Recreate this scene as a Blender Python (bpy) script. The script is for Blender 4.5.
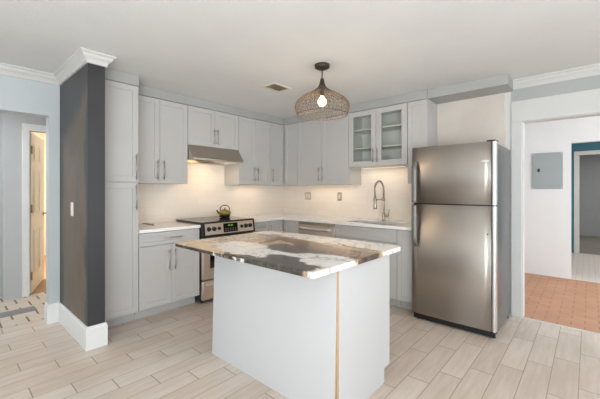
import bpy, bmesh, math, random
from mathutils import Vector, Matrix
random.seed(7)
PI = math.pi
for o in list(bpy.data.objects):
    bpy.data.objects.remove(o)
SC = bpy.context.scene
COL = SC.collection

# ---------------------------------------------------------------- camera
H = 1.313
cam = bpy.data.cameras.new('camera')
cam.sensor_width = 36.0
cam.lens = 36.0 * 324.3 / 600.0
cam.shift_y = -9.8 / 600.0
cam.clip_start = 0.05
camo = bpy.data.objects.new('camera', cam)
COL.objects.link(camo)
camo.location = (0, 0, H)
camo.rotation_euler = (PI / 2, 0, math.radians(41.71 - 90))
SC.camera = camo

# ---------------------------------------------------------------- exposure, world, lights
SC.view_settings.view_transform = 'Standard'
SC.view_settings.look = 'None'
SC.view_settings.gamma = 1.0
SC.view_settings.use_curve_mapping = False
SC.view_settings.exposure = -0.46
W = bpy.data.worlds.new('daylight')
SC.world = W
W.use_nodes = True
W.node_tree.nodes['Background'].inputs[0].default_value = (0.75, 0.87, 1.0, 1)
W.node_tree.nodes['Background'].inputs[1].default_value = 1.5

def area(name, loc, aim, sx, sy, power, col):
    l = bpy.data.lights.new(name, 'AREA')
    l.shape = 'RECTANGLE'; l.size = sx; l.size_y = sy
    l.energy = power; l.color = col
    o = bpy.data.objects.new(name, l)
    o.location = loc
    o.rotation_euler = Vector(aim).to_track_quat('-Z', 'Z').to_euler()
    COL.objects.link(o)
    return o

DAY = (0.92, 0.965, 1.0)
area('window_daylight', (-0.9, -2.93, 1.35), (0, 1, 0), 2.0, 1.7, 30, DAY)
area('window_daylight', (2.1, -2.93, 1.35), (0, 1, 0), 2.0, 1.7, 30, DAY)
area('window_daylight', (-2.93, 0.9, 1.35), (1, 0, 0), 2.0, 1.7, 28, DAY)
area('ceiling_fill', (-1.55, -1.55, 0.8), (0.3, 0.3, 1), 2.4, 2.4, 330, (0.88, 0.947, 1.0))  # fill added out of view behind the camera to lift the ceiling
area('room_fill', (5.1, -2.9, 1.4), (0, 1, 0), 1.6, 1.6, 108, (0.91, 0.96, 1.0))  # added daylight-toned fill for the brick room, source unseen
area('corridor_fill', (7.5, -0.6, 2.40), (0, 0, -1), 0.6, 0.6, 34, (1, 0.97, 0.93))  # overhead fill added for the corridor, no fixture there
area('far_room_fill', (10.6, -0.6, 2.40), (0, 0, -1), 0.6, 0.6, 34, (1, 0.97, 0.93))  # added from above to brighten the far room, no lamp modelled
area('hall_fill', (-0.4, 4.6, 2.40), (0, 0, -1), 0.5, 0.5, 32, (0.95, 0.97, 1.0))  # added hall fill below the ceiling, without a fixture
area('bedroom_warm_fill', (0.35, 6.4, 1.4), (1, -0.15, 0), 1.2, 1.4, 115, (1.0, 0.90, 0.74))  # warm light added inside the bedroom for the open door, no window there

# ---------------------------------------------------------------- materials
def lin(c):
    def f(v):
        v /= 255.0
        return v / 12.92 if v <= 0.04045 else ((v + 0.055) / 1.055) ** 2.4
    return (f(c[0]), f(c[1]), f(c[2]), 1.0)

class NT:
    """small helper for building node trees"""
    def __init__(s, name):
        s.m = bpy.data.materials.new(name)
        s.m.use_nodes = True
        s.t = s.m.node_tree
        s.b = s.t.nodes['Principled BSDF']
    def n(s, typ, **kw):
        x = s.t.nodes.new(typ)
        for k, v in kw.items():
            setattr(x, k, v)
        return x
    def l(s, a, b):
        s.t.links.new(a, b)
    def sock(s, node, i, v):
        if hasattr(v, 'is_output'):
            s.l(v, node.inputs[i])
        else:
            node.inputs[i].default_value = v
    def math(s, op, a, b=0.0, c=0.0, clamp=False):
        x = s.n('ShaderNodeMath', operation=op, use_clamp=clamp)
        s.sock(x, 0, a); s.sock(x, 1, b); s.sock(x, 2, c)
        return x.outputs[0]
    def mix(s, f, a, b, mode='MIX'):
        x = s.n('ShaderNodeMix', data_type='RGBA', blend_type=mode)
        s.sock(x, 0, f); s.sock(x, 6, a); s.sock(x, 7, b)
        return x.outputs[2]
    def pos(s):
        return s.n('ShaderNodeNewGeometry').outputs['Position']
    def obj(s):
        return s.n('ShaderNodeTexCoord').outputs['Object']
    def xyz(s, v):
        x = s.n('ShaderNodeSeparateXYZ'); s.l(v, x.inputs[0]); return x.outputs
    def comb(s, a, b, c=0.0):
        x = s.n('ShaderNodeCombineXYZ')
        s.sock(x, 0, a); s.sock(x, 1, b); s.sock(x, 2, c)
        return x.outputs[0]
    def scale(s, v, sc):
        x = s.n('ShaderNodeMapping'); s.l(v, x.inputs[0]); x.inputs[3].default_value = sc
        return x.outputs[0]
    def noise(s, v, sc, det=3.0, rough=0.5, dist=0.0):
        x = s.n('ShaderNodeTexNoise')
        if v is not None:
            s.l(v, x.inputs['Vector'])
        x.inputs['Scale'].default_value = sc; x.inputs['Detail'].default_value = det
        x.inputs['Roughness'].default_value = rough; x.inputs['Distortion'].default_value = dist
        return x.outputs
    def ramp(s, f, stops):
        x = s.n('ShaderNodeValToRGB'); s.l(f, x.inputs[0])
        e = x.color_ramp.elements
        while len(e) > 1:
            e.remove(e[-1])
        e[0].position = stops[0][0]; e[0].color = lin(stops[0][1])
        for p, c in stops[1:]:
            k = e.new(p); k.color = lin(c)
        return x.outputs[0]
    def smooth(s, v, a, b):
        x = s.n('ShaderNodeMapRange', interpolation_type='SMOOTHSTEP', clamp=True)
        s.sock(x, 0, v); x.inputs[1].default_value = a; x.inputs[2].default_value = b
        x.inputs[3].default_value = 0; x.inputs[4].default_value = 1
        return x.outputs[0]
    def bump(s, h, strength=0.2, dist=0.01):
        x = s.n('ShaderNodeBump'); s.sock(x, 'Height', h)
        x.inputs['Strength'].default_value = strength; x.inputs['Distance'].default_value = dist
        s.l(x.outputs[0], s.b.inputs['Normal'])
    def base(s, c):
        s.sock(s.b, 'Base Color', c)
    def rough(s, r):
        s.sock(s.b, 'Roughness', r)

def paint(name, c, rough=0.5, var=0.03, bump=0.0, bscale=300.0, metal=0.0):
    t = NT(name)
    n = t.noise(t.pos(), 3.0, 4.0)[0]
    c2 = tuple(max(0, v * (1 - var * 2)) for v in c)
    c3 = tuple(min(255, v * (1 + var)) for v in c)
    t.base(t.mix(n, lin(c2), lin(c3)))
    t.rough(rough)
    t.b.inputs['Metallic'].default_value = metal
    if bump:
        t.bump(t.noise(t.pos(), bscale, 2.0)[0], bump, 0.004)
    return t.m

def steel(name, c, rough=0.3, axis=2, scale=1.0):
    """brushed metal: fine streaks along one axis"""
    t = NT(name)
    sc = [400 * scale, 400 * scale, 400 * scale]; sc[axis] = 3.0
    n = t.noise(t.scale(t.obj(), tuple(sc)), 1.0, 2.0)[0]
    t.base(t.mix(n, lin(tuple(v * 0.94 for v in c)), lin(tuple(min(255, v * 1.04) for v in c))))
    t.b.inputs['Metallic'].default_value = 1.0
    x = t.math('MULTIPLY', n, 0.10)
    t.rough(t.math('ADD', x, rough - 0.05))
    return t.m

def fridge_steel(name, c):
    """horizontally brushed sheet: highlights stretch into soft vertical streaks"""
    t = NT(name)
    n = t.noise(t.scale(t.obj(), (3.0, 3.0, 500.0)), 1.0, 2.0)[0]
    t.base(t.mix(n, lin(tuple(v * 0.96 for v in c)), lin(tuple(min(255, v * 1.03) for v in c))))
    t.b.inputs['Metallic'].default_value = 1.0
    t.rough(0.40)
    t.b.inputs['Anisotropic Rotation'].default_value = 0.25
    t.b.inputs['Anisotropic'].default_value = 0.8
    tg = t.n('ShaderNodeTangent', direction_type='RADIAL', axis='Z')
    t.l(tg.outputs[0], t.b.inputs['Tangent'])
    return t.m

def planks(name, ax, w, L, stag, u0, v0, ramp, gap_u, gap_v, jc_end, jc_long, grain=0.25, rough=0.35, gs=(3.0, 28.0)):
    """boards or pavers: ax=0 runs along X, ax=1 along Y; staggered by row"""
    t = NT(name)
    p = t.xyz(t.pos())
    u, v = (p[0], p[1]) if ax == 0 else (p[1], p[0])
    vv = t.math('DIVIDE', t.math('SUBTRACT', v, v0), w)
    row = t.math('FLOOR', vv); fv = t.math('FRACT', vv)
    uu = t.math('ADD', t.math('DIVIDE', t.math('SUBTRACT', u, u0), L), t.math('MULTIPLY', row, stag))
    idx = t.math('FLOOR', uu); fu = t.math('FRACT', uu)
    wn = t.n('ShaderNodeTexWhiteNoise', noise_dimensions='2D')
    t.l(t.comb(row, idx), wn.inputs['Vector'])
    rnd = wn.outputs['Value']
    gv = t.comb(t.math('MULTIPLY', u, gs[0]), t.math('MULTIPLY', v, gs[1]), t.math('MULTIPLY', rnd, 40.0))
    g = t.noise(gv, 1.0, 4.0, 0.6, 0.4)[0]
    cl = t.noise(t.pos(), 2.2, 3.0)[0]
    f = t.math('ADD', t.math('MULTIPLY', rnd, 0.2), t.math('ADD', t.math('MULTIPLY', g, grain * 2), t.math('MULTIPLY', cl, 0.3)))
    f = t.math('SUBTRACT', f, grain + 0.1, clamp=True)
    col = t.ramp(f, ramp)
    du = t.math('MULTIPLY', t.math('MINIMUM', fu, t.math('SUBTRACT', 1.0, fu)), L)
    dv = t.math('MULTIPLY', t.math('MINIMUM', fv, t.math('SUBTRACT', 1.0, fv)), w)
    mu = t.math('SUBTRACT', 1.0, t.smooth(du, gap_u * 0.5, gap_u * 0.5 + 0.003))
    mv = t.math('SUBTRACT', 1.0, t.smooth(dv, gap_v * 0.5, gap_v * 0.5 + 0.003))
    col = t.mix(mv, col, lin(jc_long))
    col = t.mix(mu, col, lin(jc_end))
    t.base(col)
    t.rough(t.math('ADD', t.math('MULTIPLY', g, 0.15), rough - 0.07))
    m = t.math('MAXIMUM', mu, mv)
    t.bump(t.math('SUBTRACT', t.math('MULTIPLY', g, 0.12), m), 0.25, 0.003)
    return t.m

def emit(name, c, s):
    t = NT(name)
    t.base(lin(c)); t.b.inputs['Emission Color'].default_value = lin(c); t.b.inputs['Emission Strength'].default_value = s
    return t.m

M = {}
M['cab'] = paint('cabinet_grey_paint', (194, 191, 188), 0.42, 0.012)
M['cab_in'] = paint('cabinet_inside', (232, 229, 224), 0.5, 0.012)
M['ceil'] = paint('ceiling_texture', (226, 226, 224), 0.9, 0.015, 0.35, 90.0)
M['wall_kit'] = None
M['fascia'] = paint('grey_fascia_paint', (172, 172, 169), 0.5, 0.02)
M['crown'] = paint('crown_paint', (206, 204, 200), 0.5, 0.01)
M['band'] = paint('grey_band_paint', (172, 172, 170), 0.6, 0.015)
M['white_trim'] = paint('white_trim_paint', (226, 226, 224), 0.35, 0.01)
M['casing'] = paint('casing_paint', (206, 205, 202), 0.45, 0.015)
M['wall_blue'] = paint('pale_grey_wall_paint', (194, 199, 200), 0.6, 0.015)
M['wall_white'] = paint('white_wall_paint', (229, 230, 231), 0.6, 0.012)
M['wall_grey'] = paint('grey_wall_paint', (186, 188, 188), 0.6, 0.02)
M['wall_warm'] = paint('warm_wall_paint', (232, 222, 205), 0.6, 0.02)
M['teal'] = paint('teal_wall_paint', (70, 128, 146), 0.6, 0.03)
M['door_white'] = paint('door_paint', (236, 230, 220), 0.4, 0.01)
M['quartz'] = paint('white_quartz', (248, 245, 241), 0.2, 0.015)
M['island_white'] = paint('white_panel_laminate', (199, 199, 199), 0.4, 0.004)
M['raw_edge'] = paint('raw_board_edge', (196, 164, 132), 0.7, 0.05)
M['nickel'] = steel('brushed_nickel', (190, 184, 174), 0.28, 2)
M['steel'] = steel('stainless_steel', (188, 181, 172), 0.27, 1, 1.0)
M['steel_x'] = steel('stainless_range', (196, 186, 174), 0.30, 0, 1.0)
M['fridge_steel'] = fridge_steel('stainless_fridge', (196, 190, 183))
M['steel_bright'] = steel('bright_metal_edge', (222, 221, 219), 0.38, 2)
M['steel_pale'] = steel('pale_stainless', (226, 216, 204), 0.42, 1)
M['basin'] = steel('sink_steel', (132, 116, 100), 0.4, 1)
M['range_steel'] = steel('range_front_steel', (226, 210, 194), 0.42, 0)
M['handle_grey'] = paint('grey_handle', (132, 129, 125), 0.5, 0.01, metal=0.6)
M['fridge_side'] = paint('dark_grey_fridge_side', (98, 98, 98), 0.2, 0.02, 0.1, 500, metal=0.7)
M['black'] = paint('black_plastic', (22, 22, 22), 0.4, 0.05)
M['black_glass'] = paint('black_ceramic_glass', (26, 22, 19), 0.06, 0.02)
M['black_glass'].node_tree.nodes['Principled BSDF'].inputs['Specular IOR Level'].default_value = 1.0
M['bronze'] = paint('dark_bronze', (74, 66, 58), 0.45, 0.05, metal=0.6)
M['wire'] = paint('rattan_wire', (112, 98, 82), 0.5, 0.08, metal=0.3)
M['plate'] = paint('cream_plate', (233, 226, 212), 0.35, 0.01)
M['panel_grey'] = paint('grey_panel_enamel', (158, 167, 168), 0.45, 0.015)
M['brass'] = paint('aged_brass', (176, 148, 100), 0.35, 0.05, metal=0.9)
M['vent'] = paint('vent_enamel', (214, 208, 198), 0.5, 0.02)
M['duct'] = paint('dusty_duct', (168, 148, 126), 0.8, 0.1)
M['kettle_iron'] = paint('black_iron', (34, 31, 28), 0.5, 0.1, metal=0.4)
M['kettle_gold'] = paint('olive_gold_enamel', (150, 132, 70), 0.38, 0.08, metal=0.5)
M['strip_brown'] = paint('brown_strip_paint', (120, 92, 66), 0.6, 0.08)
M['knob_black'] = paint('black_knob', (28, 28, 30), 0.3, 0.03)
M['bulb'] = emit('lit_bulb', (255, 196, 118), 22.0)
M['hood_lens'] = emit('lit_hood_lens', (255, 214, 160), 8.0)
M['led'] = emit('lit_led_strip', (255, 214, 160), 1.4)
M['green_led'] = emit('green_display', (110, 170, 40), 0.25)
M['charcoal'] = None

def mk_charcoal():
    t = NT('charcoal_wall_paint')
    p = t.pos(); c = t.xyz(p)
    n = t.noise(t.scale(p, (2.2, 2.2, 1.4)), 1.6, 4.0, 0.55)[0]
    a = t.ramp(n, [(0.3, (50, 50, 52)), (0.7, (56, 55, 57))])
    # hall side: soft brown reflection of the room painted in, fading at its edges
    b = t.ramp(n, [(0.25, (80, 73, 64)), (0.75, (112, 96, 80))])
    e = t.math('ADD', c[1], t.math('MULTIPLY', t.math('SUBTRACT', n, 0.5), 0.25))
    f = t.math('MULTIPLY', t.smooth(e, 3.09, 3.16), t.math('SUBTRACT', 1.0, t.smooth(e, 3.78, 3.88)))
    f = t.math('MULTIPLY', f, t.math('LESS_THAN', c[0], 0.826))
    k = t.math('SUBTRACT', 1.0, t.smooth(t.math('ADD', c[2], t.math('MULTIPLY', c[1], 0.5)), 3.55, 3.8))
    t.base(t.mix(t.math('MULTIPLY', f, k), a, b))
    t.rough(0.42)
    return t.m
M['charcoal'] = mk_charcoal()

def mk_kitchen_wall():
    """cream wall tile and paint, with the bare beige patch above the refrigerator"""
    t = NT('kitchen_wall_paint')
    p = t.pos(); c = t.xyz(p)
    n = t.noise(p, 7.0, 4.0)[0]
    nn = t.math('MULTIPLY', t.math('SUBTRACT', n, 0.5), 0.07)
    br = t.n('ShaderNodeTexBrick')
    t.l(t.comb(t.math('ADD', c[0], c[1]), c[2]), br.inputs['Vector'])
    br.inputs['Scale'].default_value = 1.0
    br.inputs['Mortar Size'].default_value = 0.0015
    br.inputs['Brick Width'].default_value = 0.30
    br.inputs['Row Height'].default_value = 0.10
    br.inputs['Color1'].default_value = lin((248, 238, 226)); br.inputs['Color2'].default_value = lin((245, 234, 221))
    br.inputs['Mortar'].default_value = lin((236, 223, 207))
    beige = t.mix(t.smooth(t.noise(p, 2.5, 3.0)[0], 0.35, 0.65), lin((208, 197, 186)), lin((215, 205, 194)))
    white = lin((216, 214, 210))
    y = t.math('ADD', c[1], nn)
    right = t.math('LESS_THAN', y, 0.665)
    a = t.mix(right, beige, white)
    tile = t.math('LESS_THAN', c[2], 1.66)
    left = t.math('GREATER_THAN', c[1], 1.36)
    f = t.math('MULTIPLY', tile, left)
    t.base(t.mix(f, a, br.outputs['Color']))
    t.rough(t.math('SUBTRACT', 0.6, t.math('MULTIPLY', f, 0.3)))
    return t.m
M['wall_kit'] = mk_kitchen_wall()

def mk_wall_right():
    """white wall with a band of grey primer above the opening"""
    return M['wall_kit']

def mk_granite():
    """exotic granite: tan, white, charcoal and bronze drifts"""
    t = NT('exotic_granite')
    p = t.pos()
    big = t.noise(p, 3.2, 4.0, 0.6)[1]
    fine = t.noise(p, 16.0, 5.0, 0.65)[1]
    def off(v, a):
        x = t.n('ShaderNodeVectorMath', operation='SUBTRACT'); t.l(v, x.inputs[0]); x.inputs[1].default_value = (0.5, 0.5, 0.5)
        y = t.n('ShaderNodeVectorMath', operation='SCALE'); t.l(x.outputs[0], y.inputs[0]); y.inputs[3].default_value = a
        return y.outputs[0]
    def vadd(a, b):
        x = t.n('ShaderNodeVectorMath', operation='ADD'); t.l(a, x.inputs[0]); t.l(b, x.inputs[1]); return x.outputs[0]
    q = vadd(vadd(p, off(big, 0.16)), off(fine, 0.10))
    c = list(t.xyz(q)); c[2] = t.xyz(p)[2]
    col = t.ramp(t.noise(p, 11.0, 5.0, 0.7)[0], [(0.3, (172, 142, 112)), (0.55, (203, 172, 138)), (0.75, (214, 188, 158))])
    def blob(col, colr, cx, cy, rx, ry, rot=0.0, soft=0.12):
        ca, sa = math.cos(rot), math.sin(rot)
        dx = t.math('SUBTRACT', c[0], cx); dy = t.math('SUBTRACT', c[1], cy)
        a = t.math('DIVIDE', t.math('ADD', t.math('MULTIPLY', dx, ca), t.math('MULTIPLY', dy, sa)), rx)
        b = t.math('DIVIDE', t.math('SUBTRACT', t.math('MULTIPLY', dy, ca), t.math('MULTIPLY', dx, sa)), ry)
        d = t.math('SQRT', t.math('ADD', t.math('MULTIPLY', a, a), t.math('MULTIPLY', b, b)))
        return t.mix(t.math('SUBTRACT', 1.0, t.smooth(d, 1 - soft, 1 + soft)), col, colr)
    dk = t.ramp(t.noise(p, 22.0, 5.0, 0.7)[0], [(0.3, (42, 40, 37)), (0.52, (76, 70, 63)), (0.66, (104, 97, 88)), (0.8, (180, 174, 164))])
    wh = t.ramp(t.noise(p, 14.0, 5.0, 0.7, 0.5)[0], [(0.26, (206, 198, 188)), (0.40, (240, 236, 230)), (0.7, (248, 246, 243))])
    tp = t.ramp(t.noise(p, 18.0, 5.0, 0.7)[0], [(0.3, (128, 110, 92)), (0.6, (166, 148, 126)), (0.8, (196, 178, 156))])
    bz = t.ramp(t.noise(p, 26.0, 5.0, 0.7)[0], [(0.3, (84, 52, 28)), (0.6, (128, 84, 46)), (0.8, (176, 132, 88))])
    rd = t.ramp(t.noise(p, 20.0, 6.0, 0.75)[0], [(0.3, (78, 60, 48)), (0.5, (120, 94, 76)), (0.62, (160, 134, 114)), (0.75, (222, 212, 202))])
    for b in BLOBS:
        col = blob(col, {'d': dk, 'w': wh, 't': tp, 'b': bz, 'r': rd}[b[0]], *b[1:])
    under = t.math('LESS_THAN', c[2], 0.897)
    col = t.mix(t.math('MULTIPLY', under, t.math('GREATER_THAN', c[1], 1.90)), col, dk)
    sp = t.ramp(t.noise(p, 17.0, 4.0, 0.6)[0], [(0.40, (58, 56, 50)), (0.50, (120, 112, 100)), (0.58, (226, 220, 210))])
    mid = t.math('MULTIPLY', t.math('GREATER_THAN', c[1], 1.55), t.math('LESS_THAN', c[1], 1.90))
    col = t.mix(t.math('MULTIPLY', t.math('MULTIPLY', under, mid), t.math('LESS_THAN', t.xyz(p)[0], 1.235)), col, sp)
    vein = t.noise(q, 5.0, 3.0, 0.5, 1.2)[0]
    vm = t.math('SUBTRACT', 1.0, t.smooth(t.math('ABSOLUTE', t.math('SUBTRACT', vein, 0.5)), 0.004, 0.018))
    col = t.mix(t.math('MULTIPLY', vm, 0.55), col, lin((70, 62, 54)))
    t.base(col)
    t.rough(0.13)
    return t.m
#        kind  X     Y     rx    ry   rot
BLOBS = [('t', 1.80, 2.16, 0.34, 0.22, 0.0),
         ('w', 2.10, 2.30, 0.11, 0.17, 0.0),
         ('w', 1.43, 1.78, 0.17, 0.34, -0.3),
         ('w', 2.13, 1.48, 0.15, 0.68, 0.0),
         ('b', 1.87, 1.62, 0.085, 0.40, -0.19),
         ('b', 1.78, 1.90, 0.16, 0.05, 0.2),
         ('w', 1.50, 1.42, 0.20, 0.22, 0.0),
         ('d', 1.65, 1.53, 0.14, 0.22, 0.0),
         ('d', 1.72, 1.30, 0.10, 0.16, 0.0),
         ('r', 1.76, 1.12, 0.13, 0.20, 0.0),
         ('d', 1.31, 1.27, 0.13, 0.24, -0.3),
         ('d', 1.23, 1.55, 0.05, 0.22, 0.0),
         ('w', 1.49, 1.13, 0.16, 0.15, 0.4),
         ('w', 1.29, 0.985, 0.09, 0.06, 0.0),
         ('d', 1.72, 0.99, 0.17, 0.035, 0.0),
         ('w', 2.10, 1.02, 0.17, 0.16, 0.0),
         ('d', 1.98, 1.24, 0.018, 0.22, -0.29)]
M['granite'] = mk_granite()

def mk_glass(name, tint=(0.96, 0.98, 0.97), rough=0.0):
    t = NT(name)
    t.t.nodes.remove(t.b)
    g = t.n('ShaderNodeBsdfGlossy'); g.inputs['Roughness'].default_value = 0.03
    tr = t.n('ShaderNodeBsdfTransparent'); tr.inputs[0].default_value = (*tint, 1)
    fr = t.n('ShaderNodeFresnel'); fr.inputs[0].default_value = 1.45
    mx = t.n('ShaderNodeMixShader')
    t.l(fr.outputs[0], mx.inputs[0]); t.l(tr.outputs[0], mx.inputs[1]); t.l(g.outputs[0], mx.inputs[2])
    t.l(mx.outputs[0], t.t.nodes['Material Output'].inputs[0])
    return t.m
M['glass'] = mk_glass('clear_glass')

M['floor'] = planks('wood_look_tile', 0, 0.151, 0.604, 1 / 3.0, 3.83, 0.052,
                    [(0.0, (198, 181, 166)), (0.35, (219, 206, 194)), (0.62, (232, 221, 211)), (1.0, (242, 234, 227))],
                    0.0028, 0.0022, (140, 122, 104), (158, 142, 126), 0.34, 0.34)
M['brick'] = planks('red_brick_pavers', 1, 0.0985, 0.2045, 0.5, 0.0285, 4.215,
                    [(0.0, (180, 130, 96)), (0.4, (198, 148, 112)), (0.7, (210, 163, 128)), (1.0, (222, 180, 148))],
                    0.006, 0.005, (146, 106, 80), (172, 126, 96), 0.15, 0.45, (10, 10))
M['hall_tile'] = planks('pale_hall_pavers', 0, 0.19, 0.205, 0.5, 0.62, 4.16,
                    [(0.0, (206, 194, 180)), (0.5, (220, 210, 198)), (1.0, (230, 222, 212))],
                    0.014, 0.006, (120, 100, 82), (196, 180, 162), 0.15, 0.5, (8, 8))
M['white_plank'] = planks('pale_corridor_tile', 0, 0.075, 0.9, 0.5, 0, 0,
                    [(0.0, (214, 204, 196)), (1.0, (228, 219, 212))], 0.003, 0.004, (190, 178, 170), (200, 190, 183), 0.1, 0.5)
M['grey_floor'] = paint('dark_grey_floor', (140, 134, 126), 0.6, 0.04)
M['tan_floor'] = paint('tan_wood_floor', (190, 154, 120), 0.5, 0.06)
M['slate'] = paint('grey_slate_strip', (140, 139, 140), 0.5, 0.04)

# ---------------------------------------------------------------- mesh helpers
class MB:
    def __init__(s):
        s.bm = bmesh.new()
    def box(s, x0, x1, y0, y1, z0, z1, bev=0.0, seg=2):
        vs = [s.bm.verts.new((x, y, z)) for z in (z0, z1) for y in (y0, y1) for x in (x0, x1)]
        q = [(0, 2, 3, 1), (4, 5, 7, 6), (0, 1, 5, 4), (2, 6, 7, 3), (0, 4, 6, 2), (1, 3, 7, 5)]
        fs = [s.bm.faces.new([vs[i] for i in f]) for f in q]
        if bev > 0:
            es = list({e for f in fs for e in f.edges})
            r = bmesh.ops.bevel(s.bm, geom=es, offset=bev, segments=seg, affect='EDGES', profile=0.5)
            for f in r['faces']:
                f.smooth = True
        return s
    def prism(s, poly, d0, d1, axis='y', bev=0.0):
        """extrude a 2D outline: axis x -> outline in (y,z); y -> (x,z); z -> (x,y)"""
        def P(a, b, d):
            return {'x': (d, a, b), 'y': (a, d, b), 'z': (a, b, d)}[axis]
        v0 = [s.bm.verts.new(P(a, b, d0)) for a, b in poly]
        v1 = [s.bm.verts.new(P(a, b, d1)) for a, b in poly]
        n = len(poly)
        fs = [s.bm.faces.new(v0), s.bm.faces.new(v1)]
        for i in range(n):
            j = (i + 1) % n
            fs.append(s.bm.faces.new((v0[i], v0[j], v1[j], v1[i])))
        bmesh.ops.recalc_face_normals(s.bm, faces=fs)
        if bev > 0:
            es = list({e for f in fs for e in f.edges})
            bmesh.ops.bevel(s.bm, geom=es, offset=bev, segments=2, affect='EDGES', profile=0.5)
        return s
    def ring(s, c, t, r, n, up=None):
        t = Vector(t).normalized()
        u = up if up is not None else (Vector((0, 0, 1)) if abs(t.z) < 0.9 else Vector((1, 0, 0)))
        a = t.cross(u).normalized(); b = a.cross(t).normalized()
        return [s.bm.verts.new(Vector(c) + a * (r * math.cos(2 * PI * i / n)) + b * (r * math.sin(2 * PI * i / n))) for i in range(n)]
    def tube(s, pts, r, n=10, cap=True, closed=False):
        pts = [Vector(p) for p in pts]
        rs = r if isinstance(r, (list, tuple)) else [r] * len(pts)
        rings = []
        m = len(pts)
        prev = None
        for i, p in enumerate(pts):
            if closed:
                t = pts[(i + 1) % m] - pts[i - 1]
            else:
                t = pts[min(i + 1, m - 1)] - pts[max(i - 1, 0)]
            t.normalize()
            if prev is None:
                u = Vector((0, 0, 1)) if abs(t.z) < 0.9 else Vector((1, 0, 0))
                a = t.cross(u).normalized()
            else:
                a = (prev - t * prev.dot(t)).normalized()
            prev = a
            b = t.cross(a)
            rings.append([s.bm.verts.new(p + a * (rs[i] * math.cos(2 * PI * k / n)) + b * (rs[i] * math.sin(2 * PI * k / n))) for k in range(n)])
        last = m if closed else m - 1
        for i in range(last):
            A, B = rings[i], rings[(i + 1) % m]
            for k in range(n):
                f = s.bm.faces.new((A[k], A[(k + 1) % n], B[(k + 1) % n], B[k])); f.smooth = True
        if cap and not closed:
            s.bm.faces.new(rings[0][::-1]); s.bm.faces.new(rings[-1])
        return s
    def cyl(s, p0, p1, r, n=20, r1=None):
        return s.tube([p0, p1], [r, r if r1 is None else r1], n)
    def lathe(s, prof, c=(0, 0, 0), n=32, axis='z', smooth=True, closed=False):
        """prof: list of (radius, height)"""
        rings = []
        for r, h in prof:
            ring = []
            for k in range(n):
                a = 2 * PI * k / n
                x, y = r * math.cos(a), r * math.sin(a)
                v = {'z': (x, y, h), 'y': (x, h, y), 'x': (h, x, y)}[axis]
                ring.append(s.bm.verts.new((c[0] + v[0], c[1] + v[1], c[2] + v[2])))
            rings.append(ring)
        m = len(rings)
        for i in range(m if closed else m - 1):
            A, B = rings[i], rings[(i + 1) % m]
            for k in range(n):
                f = s.bm.faces.new((A[k], A[(k + 1) % n], B[(k + 1) % n], B[k])); f.smooth = smooth
        if not closed:
            for R in (rings[0], rings[-1]):
                s.bm.faces.new(R)
        return s
    def done(s, name, m, parent=None, rec=True):
        if rec:
            bmesh.ops.recalc_face_normals(s.bm, faces=s.bm.faces[:])
        me = bpy.data.meshes.new(name)
        s.bm.to_mesh(me); s.bm.free()
        me.materials.append(m)
        o = bpy.data.objects.new(name, me)
        COL.objects.link(o)
        if parent is not None:
            o.parent = parent
        return o

def tag(o, label, cat=None, group=None, kind=None):
    o['label'] = label
    if cat: o['category'] = cat
    if group: o['group'] = group
    if kind: o['kind'] = kind
    return o

def thing(name, label, cat, loc=(0, 0, 0), rz=0.0, group=None):
    o = bpy.data.objects.new(name, None)
    o.empty_display_size = 0.1
    COL.objects.link(o)
    o.location = loc; o.rotation_euler = (0, 0, rz)
    return tag(o, label, cat, group)

def struct(name, mb, m, label, cat):
    return tag(mb.done(name, m), label, cat, None, 'structure')

def rounded_rect(x0, x1, y0, y1, r, n=5, corners=(1, 1, 1, 1)):
    """outline anticlockwise from lower left"""
    pts = []
    for (cx, cy, a0, on) in ((x0 + r, y0 + r, PI, corners[0]), (x1 - r, y0 + r, 1.5 * PI, corners[1]),
                             (x1 - r, y1 - r, 0, corners[2]), (x0 + r, y1 - r, 0.5 * PI, corners[3])):
        if on:
            for k in range(n + 1):
                a = a0 + k / n * PI / 2
                pts.append((cx + r * math.cos(a), cy + r * math.sin(a)))
        else:
            pts.append((cx + (r if cx > (x0 + x1) / 2 else -r), cy + (r if cy > (y0 + y1) / 2 else -r)))
    return pts

# ---------------------------------------------------------------- room shell
XE, YN, ZC = 3.995, 3.95, 2.44

struct('floor', MB().box(-3.1, XE, -3.1, 4.14, -0.1, 0.0), M['floor'], 'pale wood-look plank tile floor of the kitchen', 'floor')
struct('floor_hall', MB().box(-1.6, 0.53, 4.14, 5.56, -0.1, 0.0).box(0.53, 1.75, 4.14, 5.22, -0.1, 0.0), M['hall_tile'], 'pale paver floor with dark joints in the hall', 'floor')
struct('floor_bedroom', MB().box(0.53, 3.0, 5.22, 8.2, -0.1, 0.0).box(0.1, 0.53, 5.56, 8.2, -0.1, 0.0), M['tan_floor'], 'tan floor of the room behind the open white door', 'floor')
struct('floor_brick', MB().box(XE, 6.2, -3.1, 1.6, -0.1, 0.0), M['brick'], 'red brick paver floor of the room beyond the wide opening', 'floor')
struct('floor_corridor', MB().box(6.2, 8.86, -3.1, 1.6, -0.1, 0.0), M['white_plank'], 'pale tile floor past the brick pavers', 'floor')
struct('floor_far_room', MB().box(8.86, 12.5, -3.1, 1.6, -0.1, 0.0), M['grey_floor'], 'grey floor of the dim room beyond the teal wall', 'floor')
struct('ceiling', MB().box(-3.1, 12.5, -3.1, 8.2, ZC, ZC + 0.1), M['ceil'], 'textured off-white ceiling', 'ceiling')
struct('trim_1', MB().box(-0.5, 0.735, 4.49, 4.67, 0.0, 0.004), M['slate'], 'grey stone strip set across the hall floor', 'floor strip')
struct('trim_2', MB().box(XE - 0.004, XE + 0.02, -0.9, 0.513, 0.0, 0.006), M['casing'], 'pale edging strip between plank tile and brick', 'floor strip')

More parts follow.
